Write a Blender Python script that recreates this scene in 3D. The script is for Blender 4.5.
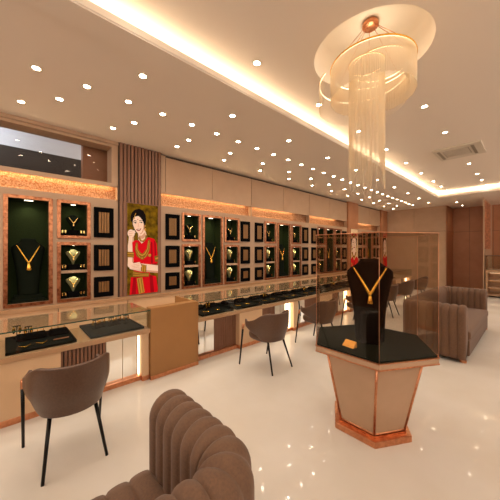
import bpy, bmesh, math, random
from mathutils import Vector, Matrix
random.seed(7)
PI = math.pi
scn = bpy.context.scene
for o in list(bpy.data.objects): bpy.data.objects.remove(o)
COL = scn.collection

# ------------------------------------------------------------------ camera, world, exposure
cam_d = bpy.data.cameras.new('camera'); cam = bpy.data.objects.new('camera', cam_d); COL.objects.link(cam)
cam_d.sensor_width = 36; cam_d.lens = 36*265/500; cam_d.clip_start = .02
cam.location = (0, 0, 1.65)
cam.rotation_euler = (PI/2, 0, math.atan(286/265))
scn.camera = cam
W = bpy.data.worlds.new('world'); scn.world = W; W.use_nodes = True
W.node_tree.nodes['Background'].inputs[0].default_value = (1, .91, .80, 1)
W.node_tree.nodes['Background'].inputs[1].default_value = 3.0
vs = scn.view_settings
vs.view_transform = 'Standard'; vs.look = 'None'; vs.gamma = 1; vs.use_curve_mapping = False
vs.exposure = 0.22
scn.cycles.transparent_max_bounces = 32
scn.cycles.max_bounces = 10
scn.cycles.diffuse_bounces = 6
WARM = (1, .91, .79)
SPOT_W = 9.0          # each downlight
LED_COVE = 14.0         # emission of the cove strips

# ------------------------------------------------------------------ materials
def lin(c):
    if isinstance(c, str):
        c = [int(c[i:i+2], 16)/255 for i in (0, 2, 4)]
    return tuple((v/12.92 if v <= .04045 else ((v+.055)/1.055)**2.4) for v in c) + (1,)
MATS = {}
def mat(name, col, rough=.5, metal=0, col2=None, scale=20, bump=0, spec=.5, emit=0, emitc=None, stretch=None, detail=4, sheen=0, ramp=(.35, .65)):
    m = bpy.data.materials.new(name); m.use_nodes = True; MATS[name] = m
    nt = m.node_tree; b = nt.nodes['Principled BSDF']
    b.inputs['Base Color'].default_value = lin(col)
    b.inputs['Roughness'].default_value = rough; b.inputs['Metallic'].default_value = metal
    b.inputs['Specular IOR Level'].default_value = spec
    if sheen: b.inputs['Sheen Weight'].default_value = sheen
    if emit:
        b.inputs['Emission Color'].default_value = (emitc or WARM) + (1,)
        b.inputs['Emission Strength'].default_value = emit
    if col2 or bump:
        tc = nt.nodes.new('ShaderNodeTexCoord'); mp = nt.nodes.new('ShaderNodeMapping')
        nt.links.new(tc.outputs['Object'], mp.inputs[0])
        if stretch: mp.inputs['Scale'].default_value = stretch
        n = nt.nodes.new('ShaderNodeTexNoise'); n.inputs['Scale'].default_value = scale; n.inputs['Detail'].default_value = detail
        nt.links.new(mp.outputs[0], n.inputs['Vector'])
        if col2:
            r = nt.nodes.new('ShaderNodeValToRGB')
            r.color_ramp.elements[0].position = ramp[0]; r.color_ramp.elements[1].position = ramp[1]
            r.color_ramp.elements[0].color = lin(col); r.color_ramp.elements[1].color = lin(col2)
            nt.links.new(n.outputs['Fac'], r.inputs[0]); nt.links.new(r.outputs[0], b.inputs['Base Color'])
        if bump:
            bp = nt.nodes.new('ShaderNodeBump'); bp.inputs['Strength'].default_value = bump; bp.inputs['Distance'].default_value = .01
            nt.links.new(n.outputs['Fac'], bp.inputs['Height']); nt.links.new(bp.outputs[0], b.inputs['Normal'])
    return m
def glass(name, tint, refl=1.0):
    m = bpy.data.materials.new(name); m.use_nodes = True; MATS[name] = m
    nt = m.node_tree; nt.nodes.remove(nt.nodes['Principled BSDF']); out = nt.nodes['Material Output']
    lw = nt.nodes.new('ShaderNodeLayerWeight'); lw.inputs[0].default_value = .5
    p = nt.nodes.new('ShaderNodeMath'); p.operation = 'POWER'; p.inputs[1].default_value = 5
    a = nt.nodes.new('ShaderNodeMath'); a.operation = 'MULTIPLY_ADD'; a.inputs[1].default_value = .96*refl; a.inputs[2].default_value = .04*refl
    nt.links.new(lw.outputs['Facing'], p.inputs[0]); nt.links.new(p.outputs[0], a.inputs[0])
    t = nt.nodes.new('ShaderNodeBsdfTransparent'); t.inputs[0].default_value = tint + (1,)
    g = nt.nodes.new('ShaderNodeBsdfGlossy'); g.inputs['Roughness'].default_value = .01
    mx = nt.nodes.new('ShaderNodeMixShader')
    nt.links.new(a.outputs[0], mx.inputs[0]); nt.links.new(t.outputs[0], mx.inputs[1]); nt.links.new(g.outputs[0], mx.inputs[2])
    nt.links.new(mx.outputs[0], out.inputs[0])
    return m
M = MATS
mat('ceiling_paint', 'e6dacb', .8)
mat('ceiling_trim_paint', 'e6dacb', .75)
mat('floor_marble', 'd2cac0', .04, col2='cbc1b4', scale=1.3, detail=8, spec=.07)
mat('beige_panel', 'b69578', .45, col2='b09072', scale=4)
mat('beige_door', 'b89678', .4, col2='b29072', scale=3)
mat('brown_panel', 'b07650', .45, col2='a86e48', scale=3)
mat('slat_wood', '8a6048', .5, col2='80563e', scale=6, stretch=(8, 8, .6))
mat('slat_gap', '3a2a1e', .7)
mat('joint_backing', '4a382a', .8)  # dark brown backing that shows in the joints between panels
mat('copper', 'dc9c74', .33, 1, col2='c88660', scale=30, bump=.05)
mat('copper_patina', 'c0805a', .3, 1, col2='7c4830', scale=22, bump=.15, ramp=(.4, .72))
mat('copper_leaf', 'd2a07a', .42, .8, col2='9a6238', scale=55, bump=.7, ramp=(.36, .64), detail=8)
mat('copper_sheet', 'c8845a', .5, .3, col2='8c4c2c', scale=6, stretch=(1, .4, 3), detail=6)
mat('green_felt', '29341a', .85, col2='232d15', scale=60, spec=.1)
mat('black_velvet', '060505', .85, spec=.06)
mat('dark_green_velvet', '10150c', .85, spec=.08)
mat('cream_velvet', '7c7850', .8)
mat('led_soft', 'fff0d8', .5, emit=1.6, emitc=(1, .78, .48))
mat('gold', 'e8b24a', .25, 1)
mat('satin_gold', 'f0b050', .45, .5)
mat('pale_gold', 'f0d080', .25, 1)
mat('bronze_bar', '8a6238', .4, .5)
mat('counter_beige', 'd8b48e', .35, col2='d2ae88', scale=3)
mat('counter_top', 'b08a68', .3, col2='a9835f', scale=3)
mat('block_brown', 'a0713f', .45, col2='9a6c3c', scale=3)
mat('mirror', 'f6f1e8', .02, 1)
mat('chair_leather', '5c4334', .36, col2='543c2e', scale=70, bump=.08)
mat('sofa_velvet', '6c4d36', .8, col2='604430', scale=90, sheen=.12, bump=.05)
mat('black_metal', '1a1613', .35, .6)
mat('tray_felt', '0c120e', .85, col2='090e0b', scale=80, spec=.1)
mat('white_plastic', 'cfc4b2', .5)
mat('grille_grey', '8f8372', .6)
mat('room_pale', 'b9bcc4', .8)
mat('room_dark', '1a120c', .8)
mat('glass_edge', '24463c', .2)
mat('led', 'fff0d8', .5, emit=4, emitc=(1, .78, .48))
mat('led_cove', 'fff0d8', .5, emit=LED_COVE, emitc=(1, .84, .62))
mat('led_back', 'fff0d8', .5, emit=14, emitc=(1, .74, .42))
mat('downlight_lens', 'fff4e4', .5, emit=45, emitc=(1, .82, .58))
mat('niche_lens', 'fff4e4', .5, emit=4, emitc=(1, .85, .6))
mat('chandelier_led', 'fff4e4', .5, emit=3.5, emitc=(1, .8, .52))
glass('counter_glass', (.95, .97, .95))
glass('kiosk_glass', (.93, .9, .86), .6)
glass('transom_glass', (.9, .9, .9), .9)
def strand_mat():
    m = bpy.data.materials.new('crystal_strand'); m.use_nodes = True; M['crystal_strand'] = m
    nt = m.node_tree; b = nt.nodes['Principled BSDF']
    b.inputs['Base Color'].default_value = lin('fff0d4'); b.inputs['Roughness'].default_value = .3
    tr = nt.nodes.new('ShaderNodeBsdfTranslucent'); tr.inputs[0].default_value = lin('fff0d4')
    tp = nt.nodes.new('ShaderNodeBsdfTransparent')
    m1 = nt.nodes.new('ShaderNodeMixShader'); m1.inputs[0].default_value = .5
    m2 = nt.nodes.new('ShaderNodeMixShader'); m2.inputs[0].default_value = .45
    nt.links.new(b.outputs[0], m1.inputs[1]); nt.links.new(tr.outputs[0], m1.inputs[2])
    nt.links.new(m1.outputs[0], m2.inputs[1]); nt.links.new(tp.outputs[0], m2.inputs[2])
    nt.links.new(m2.outputs[0], nt.nodes['Material Output'].inputs[0])
strand_mat()
for n, c in dict(p_olive='5c4a12', p_skin='f8dcca', p_skin_dark='d8a68c', p_hair='120c0c', p_red='d80c1e', p_red_dark='a00818', p_gold='c8963c', p_gold_dark='8a6424', p_lip='a02028', p_cream='dcc09a', p_white='e8dcd0').items():
    mat(n, c, .8, spec=.08)
mat('p_olive', '86690f', .8, col2='453308', scale=9, detail=6, spec=.08)

# ------------------------------------------------------------------ mesh helpers
class B:
    def __init__(s): s.v = []; s.f = []; s.mi = []; s.smooth = []
    def add(s, vs, fs, mi=0, smooth=False):
        o = len(s.v); s.v += [tuple(v) for v in vs]
        for f in fs: s.f.append([i+o for i in f]); s.mi.append(mi); s.smooth.append(smooth)
        return s
    def box(s, x0, x1, y0, y1, z0, z1, mi=0):
        if x0 > x1: x0, x1 = x1, x0
        if y0 > y1: y0, y1 = y1, y0
        v = [(x0,y0,z0),(x1,y0,z0),(x1,y1,z0),(x0,y1,z0),(x0,y0,z1),(x1,y0,z1),(x1,y1,z1),(x0,y1,z1)]
        return s.add(v, [(0,3,2,1),(4,5,6,7),(0,1,5,4),(1,2,6,5),(2,3,7,6),(3,0,4,7)], mi)
    def prism(s, poly, z0, z1, poly2=None, mi=0, smooth=False):
        n = len(poly); p2 = poly2 or poly
        v = [(x, y, z0) for x, y in poly] + [(x, y, z1) for x, y in p2]
        s.add(v, [tuple(range(n-1, -1, -1)), tuple(range(n, 2*n))], mi)
        s.add(v, [(i, (i+1) % n, n+(i+1) % n, n+i) for i in range(n)], mi, smooth)
        return s
    def lathe(s, prof, c=(0, 0), n=32, mi=0, smooth=True, cap=False):
        v = []; f = []
        for r, z in prof:
            for i in range(n):
                a = 2*PI*i/n; v.append((c[0]+r*math.cos(a), c[1]+r*math.sin(a), z))
        for k in range(len(prof)-1):
            for i in range(n):
                j = (i+1) % n; f.append((k*n+i, k*n+j, (k+1)*n+j, (k+1)*n+i))
        s.add(v, f, mi, smooth)
        if cap:
            s.add(v[:n], [tuple(range(n-1, -1, -1))], mi); s.add(v[-n:], [tuple(range(n))], mi)
        return s
    def tube(s, pts, r, n=8, mi=0, closed=False, flat=1.0):
        pts = [Vector(p) for p in pts]; m = len(pts); rr = r if isinstance(r, (list, tuple)) else [r]*m
        v = []; f = []; up = None
        for i, p in enumerate(pts):
            a = pts[(i-1) % m] if (closed or i > 0) else p; b = pts[(i+1) % m] if (closed or i < m-1) else p
            t = (b-a).normalized()
            if up is None: up = Vector((0, 0, 1)) if abs(t.z) < .9 else Vector((1, 0, 0))
            e1 = t.cross(up).normalized(); e2 = e1.cross(t).normalized()
            if abs(t.z) >= .9 or True: up = e2
            for k in range(n):
                an = 2*PI*k/n; v.append(p+e1*rr[i]*math.cos(an)+e2*rr[i]*flat*math.sin(an))
        for i in range(m if closed else m-1):
            j = (i+1) % m
            for k in range(n):
                l = (k+1) % n; f.append((i*n+k, i*n+l, j*n+l, j*n+k))
        s.add(v, f, mi, True)
        if not closed:
            s.add(v[:n], [tuple(range(n-1, -1, -1))], mi); s.add(v[-n:], [tuple(range(n))], mi)
        return s
    def loft(s, rings, mi=0, caps=True, smooth=True):
        n = len(rings[0]); v = [p for r in rings for p in r]; f = []
        for k in range(len(rings)-1):
            for i in range(n):
                j = (i+1) % n; f.append((k*n+i, k*n+j, (k+1)*n+j, (k+1)*n+i))
        s.add(v, f, mi, smooth)
        if caps: s.add(rings[0], [tuple(range(n-1, -1, -1))], mi); s.add(rings[-1], [tuple(range(n))], mi)
        return s
    def grid(s, rows, mi=0, smooth=True):
        n = len(rows[0]); v = [p for r in rows for p in r]
        f = [(k*n+i, k*n+i+1, (k+1)*n+i+1, (k+1)*n+i) for k in range(len(rows)-1) for i in range(n-1)]
        return s.add(v, f, mi, smooth)
    def cells(s, u0, u1, v0, v1, holes, put, mi=0):
        us = sorted({u0, u1, *[q for h in holes for q in h[:2] if u0 < q < u1]})
        vv = sorted({v0, v1, *[q for h in holes for q in h[2:] if v0 < q < v1]})
        for i in range(len(us)-1):
            run = None
            for j in range(len(vv)-1):
                cu, cv = (us[i]+us[i+1])/2, (vv[j]+vv[j+1])/2
                inside = any(h[0] < cu < h[1] and h[2] < cv < h[3] for h in holes)
                if not inside: run = [run[0] if run else vv[j], vv[j+1]]
                if (inside or j == len(vv)-2) and run: put(us[i], us[i+1], run[0], run[1]); run = None
        return s
    def build(s, name, mats, parent=None, world=True, bevel=0, solid=0, sub=0, seg=2):
        off = Vector((0, 0, 0))
        if world and parent:
            p = parent
            while p: off += p.location; p = p.parent
        me = bpy.data.meshes.new(name); me.from_pydata([Vector(v)-off for v in s.v], [], s.f)
        if not isinstance(mats, (list, tuple)): mats = [mats]
        for m in mats: me.materials.append(M[m])
        for i, p in enumerate(me.polygons): p.material_index = s.mi[i]; p.use_smooth = s.smooth[i]
        me.validate(); me.update()
        bm = bmesh.new(); bm.from_mesh(me); bmesh.ops.remove_doubles(bm, verts=bm.verts, dist=1e-6)
        bmesh.ops.recalc_face_normals(bm, faces=bm.faces); bm.to_mesh(me); bm.free()
        o = bpy.data.objects.new(name, me); COL.objects.link(o)
        if parent: o.parent = parent
        if solid: q = o.modifiers.new('solid', 'SOLIDIFY'); q.thickness = solid; q.offset = 0
        if bevel: q = o.modifiers.new('bevel', 'BEVEL'); q.width = bevel; q.segments = seg; q.limit_method = 'ANGLE'
        if sub: q = o.modifiers.new('sub', 'SUBSURF'); q.levels = sub; q.render_levels = sub
        return o
def tag(o, label=None, cat=None, group=None, kind=None):
    if label: o['label'] = label
    if cat: o['category'] = cat
    if group: o['group'] = group
    if kind: o['kind'] = kind
    return o
def thing(name, label, cat, loc=(0, 0, 0), rz=0, group=None):
    o = bpy.data.objects.new(name, None); COL.objects.link(o); o.empty_display_size = .1
    o.location = loc; o.rotation_euler = (0, 0, rz)
    return tag(o, label, cat, group)
def dup(root, loc=None, rz=None, label=None, group=None, sc=None):
    def cp(o, parent):
        c = o.copy(); COL.objects.link(c)
        if parent: c.parent = parent
        for ch in o.children: cp(ch, c)
        return c
    r = cp(root, None)
    if loc is not None: r.location = loc
    if rz is not None: r.rotation_euler = (0, 0, rz)
    if label: r['label'] = label
    if group: r['group'] = group
    if sc: r.scale = sc
    return r
def structure(o, label=None):
    o['kind'] = 'structure'
    if label: o['label'] = label
    return o
def lamp(kind, name, loc, energy, col=WARM, parent=None, size=.05, rot=(0, 0, 0), angle=None, blend=.5):
    d = bpy.data.lights.new(name, kind); d.energy = energy; d.color = col
    if kind == 'SPOT': d.spot_size = angle; d.spot_blend = blend; d.shadow_soft_size = size
    elif kind == 'POINT': d.shadow_soft_size = size
    o = bpy.data.objects.new(name, d); COL.objects.link(o); o.rotation_euler = rot
    if parent:
        o.parent = parent; off = Vector((0, 0, 0)); p = parent
        while p: off += p.location; p = p.parent
        o.location = Vector(loc)-off
    else: o.location = loc
    return o
ORD = ['first', 'second', 'third', 'fourth', 'fifth', 'sixth', 'seventh', 'eighth', 'ninth', 'tenth', 'eleventh', 'twelfth', 'thirteenth', 'fourteenth', 'fifteenth', 'sixteenth', 'seventeenth', 'eighteenth', 'nineteenth', 'twentieth', 'twenty-first', 'twenty-second', 'twenty-third', 'twenty-fourth', 'twenty-fifth', 'twenty-sixth', 'twenty-seventh', 'twenty-eighth', 'twenty-ninth', 'thirtieth']

# ------------------------------------------------------------------ room shell
X0, X1, Y0, Y1, HC, HT = -4.95, 3.2, -3.5, 14.85, 3.52, 3.72
YF = 13.6
structure(B().box(-5.45, X1+.1, Y0-.1, Y1+.1, -.1, 0).build('floor', 'floor_marble'), 'glossy cream marble floor')
TX0, TX1, TY0, TY1 = -2.35, 2.35, -1.5, 11.3
b = B(); b.cells(-5.45, X1+.1, Y0-.1, Y1+.1, [(TX0, TX1, TY0, TY1)], lambda a, c, d, e: b.box(a, c, d, e, HC, HC+.06))
ceil = structure(b.build('ceiling', 'ceiling_paint'), 'beige ceiling with a raised tray lit by a hidden cove')
RC, RR = (-1.194, 2.833), .572
b = B(); q = .75; hole = (RC[0]-q, RC[0]+q, RC[1]-q, RC[1]+q)
b.cells(TX0-.32, TX1+.32, TY0-.32, TY1+.32, [hole], lambda a, c, d, e: b.box(a, c, d, e, HT, HT+.06))
n = 64; ring = []; sq = []
for i in range(n):
    a = 2*PI*i/n; ca, sa = math.cos(a), math.sin(a); k = q/max(abs(ca), abs(sa))
    ring.append((RC[0]+RR*ca, RC[1]+RR*sa, HT)); sq.append((RC[0]+k*ca, RC[1]+k*sa, HT))
b.add(ring+sq, [(i, (i+1) % n, n+(i+1) % n, n+i) for i in range(n)])
b.build('tray_ceiling', 'ceiling_paint', ceil)
prof = [(RR, HT), (RR, HT+.16)] + [(RR-.12*(1-math.cos(t*PI/2/6)), HT+.16+.13*math.sin(t*PI/2/6)) for t in range(1, 7)] + [(.001, HT+.30)]
B().lathe(prof, RC, 64).build('round_recess', 'ceiling_paint', ceil)
b = B()   # back of the cove so that no light leaks
b.cells(TX0-.36, TX1+.36, TY0-.36, TY1+.36, [(TX0-.3, TX1+.3, TY0-.3, TY1+.3)], lambda a, c, d, e: b.box(a, c, d, e, HC+.06, HT))
b.build('cove_back', 'ceiling_paint', ceil)
b = B()
b.cells(TX0-.25, TX1+.25, TY0-.25, TY1+.25, [(TX0-.008, TX1+.008, TY0-.008, TY1+.008)], lambda a, c, d, e: b.box(a, c, d, e, HC-.014, HC))
structure(b.build('trim_1', 'ceiling_trim_paint'), 'flat ceiling trim around the raised tray')
ct = thing('cove_light', 'warm hidden strip light running around the edge of the raised ceiling tray', 'strip light', (TX0-.12, TY1+.12, HC+.06))
b = B()
b.cells(TX0-.14, TX1+.14, TY0-.14, TY1+.14, [(TX0-.10, TX1+.10, TY0-.10, TY1+.10)], lambda a, c, d, e: b.box(a, c, d, e, HC+.061, HC+.075))
b.build('light_strip', 'led_cove', ct)

structure(B().box(-5.55, -5.35, Y0-.1, YF+.05, 0, 2.74).box(-5.55, -5.35, 1.45, YF+.05, 2.74, HC).box(-5.55, -5.35, Y0-.1, -2.4, 2.74, HC).build('wall_left', 'beige_panel'), 'left wall behind the display cabinets')
# unseen sides: panelled below, opening added above to let in world fill light
structure(B().box(X1, X1+.1, Y0-.1, Y1+.1, 0, 2.25).build('wall_right', 'brown_panel'), 'unseen panelled wall, left open above for added fill light, right of the picture')
structure(B().box(-5.45, X1, Y0-.1, Y0, 0, 2.25).build('wall_near', 'brown_panel'), 'unseen panelled wall, left open above for added fill light, behind the viewpoint')
# far wall: beige block, brown recess
b = B().box(-5.45, -2.57, YF+.02, Y1+.1, 0, HC, 0)
wf = structure(b.build('wall_far', 'joint_backing'), 'beige panelled far wall')
b = B()
for xa, xb in ((-4.95, -3.76), (-3.75, -2.56)):
    for za, zb in ((.0, 2.45), (2.462, HC)): b.box(xa, xb, YF, YF+.03, za, zb)
for za, zb in ((.0, 2.45), (2.462, HC)): b.box(-2.575, -2.55, YF, Y1, za, zb, 1)
b.build('wall_panel', ['beige_panel', 'brown_panel'], wf)
b = B().box(-2.6, X1, Y1+.02, Y1+.1, 0, HC)
wr = structure(b.build('wall_recess', 'joint_backing'), 'brown panelled wall set back beyond the sofa')
b = B()
for xa, xb in ((-2.55, -1.97), (-1.96, -1.2), (-1.19, .0), (.01, 1.5), (1.51, X1)):
    for za, zb in ((.0, 2.45), (2.462, HC)): b.box(xa, xb, Y1, Y1+.03, za, zb)
b.build('wall_panel', 'brown_panel', wr)

# ------------------------------------------------------------------ left display wall
BAYS = [(-.96, 2.41, 'cabinet under the glazed transom'), (2.22, 2.42, 'cabinet just past the tall portrait'),
        (4.64, 2.54, 'second cabinet past the tall portrait'), (7.18, 2.50, 'third cabinet past the tall portrait'),
        (10.52, 2.34, 'cabinet between the two far portraits')]
NB = -5.20   # back of the niches
SLOTS = []   # (bay, kind, name, y0, y1, z0, z1)
def make_bay(i):
    s, w, nm = BAYS[i]; k = w/2.42; e = s+w
    root = thing('display_cabinet', {0: 'beige built-in display cabinet with copper niches under the glazed transom, far left', 1: 'beige display cabinet with green niches just right of the tall portrait', 2: 'second beige display cabinet right of the tall portrait', 3: 'third beige display cabinet, before the pillar with the first far portrait', 4: 'farthest beige display cabinet, between the two far portraits'}[i], 'cabinet', (X0, s+w/2, 0), 0, 'built-in display cabinets along the left wall')
    Yk = lambda t: s+t*k
    big = (Yk(.95), Yk(1.50), .85, 2.42)
    smL = [(Yk(.45), Yk(.90), 1.83, 2.42), (Yk(.45), Yk(.90), .85, 1.77)]
    smR = [(Yk(1.55), Yk(2.0), 1.83, 2.42), (Yk(1.55), Yk(2.0), .85, 1.77)]
    frs = [big]+([] if i == 0 else smL)+smR
    fw = .045
    inn = [(a+fw, c-fw, d+fw, f-fw) for a, c, d, f in frs]
    b = B(); b.cells(s, e, .832, 2.46, inn, lambda a, c, d, f: b.box(X0-.03, X0, a, c, d, f))
    b.box(X0-.06, X0, s, e, 2.46, 2.50).box(X0-.012, X0, s, e, 2.50, 2.516)
    b.build('cabinet_face', 'beige_panel', root)
    b = B()   # copper band with its recess
    b.box(X0-.14, X0-.12, s, e, 2.5, 2.79)
    b.build('copper_band', 'copper_leaf', root)
    for q in (s, e-.012): B().box(X0-.12, X0, q, q+.012, 2.5, 2.77).build('band_end', 'beige_panel', root)
    if i < 3 or True:
        l0, l1 = (s+.05, e-.05) if i < 2 else (s+.15, s+w*.75)
        zt = 2.752 if i == 0 else 2.79
        B().box(X0-.05, X0-.03, l0, l1, zt, zt+.01).build('band_light', 'led_back', root)
        B().box(X0-.05, X0-.03, l0, l1, 2.501, 2.508).build('band_light', 'led_back', root)
    # upper doors
    if i:
        b = B().box(X0-.15, X0-.03, s, e, 2.80, HC-.01)
        b.build('upper_carcass', 'joint_backing', root)
        for a, c in ((s+.006, s+w/2-.005), (s+w/2+.005, e-.006)):
            if i == 1 and a < s+.1: B().box(X0-.03, X0, s, s+.10, 2.755, HC-.02).build('upper_stile', 'beige_door', root); a = s+.11
            B().box(X0-.03, X0, a, c, 2.79, HC-.05).build('upper_door', 'beige_door', root, bevel=.004)
        B().box(X0-.03, X0+.004, s+.0, e, 2.755, 2.792).build('upper_rail', 'beige_door', root)
    # niches
    for j, (a, c, d, f) in enumerate(frs):
        ia, ic, idd, iff = inn[j]
        b = B(); b.cells(a, c, d, f, [(ia, ic, idd, iff)], lambda p, q, r, t: b.box(X0-.005, X0+.022, p, q, r, t))
        b.build('niche_frame', 'copper_patina', root, bevel=.004)
        b = B()
        b.box(NB-.01, NB, ia-.01, ic+.01, idd-.01, iff+.01)
        for y in (ia-.012, ic): b.box(NB, X0-.02, y, y+.012, idd-.01, iff+.01)
        for z in (idd-.012, iff): b.box(NB, X0-.02, ia-.01, ic+.01, z, z+.012)
        lin_ = b.build('niche_lining', 'green_felt', root)
        cy = (ia+ic)/2
        if j == 0:
            B().box(X0-.10, X0-.07, cy-.05, cy+.05, iff-.008, iff-.001).build('niche_light', 'niche_lens', lin_)
            lamp('SPOT', 'niche_lamp', (X0-.08, cy, iff-.03), 3, (1, .85, .62), root, .03, (0, 0.35, 0), 2.2, .8)
            SLOTS.append((i, 'big', 'tall niche', ia, ic, idd, iff))
        else:
            side = 'left' if (j in (1, 2) and i > 0) else 'right'
            if f > 2:
                SLOTS.append((i, 'up', 'upper %s niche' % side, ia, ic, idd, iff))
                B().box(X0-.10, X0-.07, cy-.03, cy+.03, iff-.008, iff-.001).build('niche_light', 'niche_lens', lin_)
                lamp('SPOT', 'niche_lamp', (X0-.07, cy, iff-.02), 1.2, (1, .85, .6), root, .02, (0, .5, 0), 2.2, .8)
            else:
                B().box(NB, X0-.0, ia, ic, 1.29, 1.33).build('niche_shelf', 'beige_panel', root)
                SLOTS.append((i, 'mid', 'middle %s niche' % side, ia, ic, 1.33, iff))
                SLOTS.append((i, 'low', 'lower %s niche' % side, ia, ic, idd, 1.29))
                for zt in (iff, 1.29):
                    B().box(X0-.08, X0-.06, cy-.012, cy+.012, zt-.005, zt-.001).build('niche_light', 'niche_lens', lin_)
                    lamp('SPOT', 'niche_lamp', (X0-.03, cy, zt-.02), 1.7, (1, .88, .62), root, .02, (0, .45, 0), 1.6, .8)
    return root, k
bay_k = [make_bay(i)[1] for i in range(5)]
# the cabinet nearer than the frame's edge: plain panels
# continuous ledge and base units
lg = thing('back_ledge', 'long beige ledge running under the wall niches above the base cupboards', 'ledge', (X0, 5, .7))
B().box(-5.3, X0+.09, -2.4, YF-.02, .775, .83).build('ledge_top', 'counter_top', lg, bevel=.004)
b = B()
for y in [ -2.4+1.0*i for i in range(16)]: b.box(-5.3, X0+.06, y, y+.99, .0, .775)
b.build('base_cupboard', 'counter_beige', lg)

structure(B().box(X0-.05, X0, -2.4, -.97, .84, 2.73).build('wall_cladding', 'beige_panel'), 'beige cladding left of the first display cabinet')
# pillar with portrait
def slats(b, y0, y1, z0, z1, x, pitch=.062, w=.042, dp=.02, mi=0):
    n = max(1, int(round((y1-y0)/pitch))); p = (y1-y0)/n
    for i in range(n): b.box(x-.004, x+dp, y0+i*p+(p-w)/2, y0+i*p+(p+w)/2, z0, z1, mi)
pl = thing('portrait_pillar', 'slatted brown wall pillar framing the tall portrait on the left', 'pillar', (X0, 1.84, 0))
B().box(-5.35, X0+.03, 1.452, 2.218, .832, HC).build('pillar_core', 'slat_gap', pl)
b = B(); slats(b, 1.46, 2.21, 2.50, HC-.0, X0+.03); slats(b, 1.46, 1.575, .832, 2.5, X0+.03); slats(b, 2.155, 2.21, .832, 2.5, X0+.03)
b.build('slat_panel', 'slat_wood', pl)
def oval(cx, cy, rx, ry, n=20, rot=0):
    return [(cx+rx*math.cos(a)*math.cos(rot)-ry*math.sin(a)*math.sin(rot), cy+rx*math.cos(a)*math.sin(rot)+ry*math.sin(a)*math.cos(rot)) for a in [2*PI*i/n for i in range(n)]]
def band(pts, w):
    L = []; R = []
    for i, p in enumerate(pts):
        a = pts[max(i-1, 0)]; c = pts[min(i+1, len(pts)-1)]; dx, dy = c[0]-a[0], c[1]-a[1]; l = math.hypot(dx, dy) or 1
        ww = w[i] if isinstance(w, list) else w
        L.append((p[0]-dy/l*ww/2, p[1]+dx/l*ww/2)); R.append((p[0]+dy/l*ww/2, p[1]-dx/l*ww/2))
    return L+R[::-1]
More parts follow.
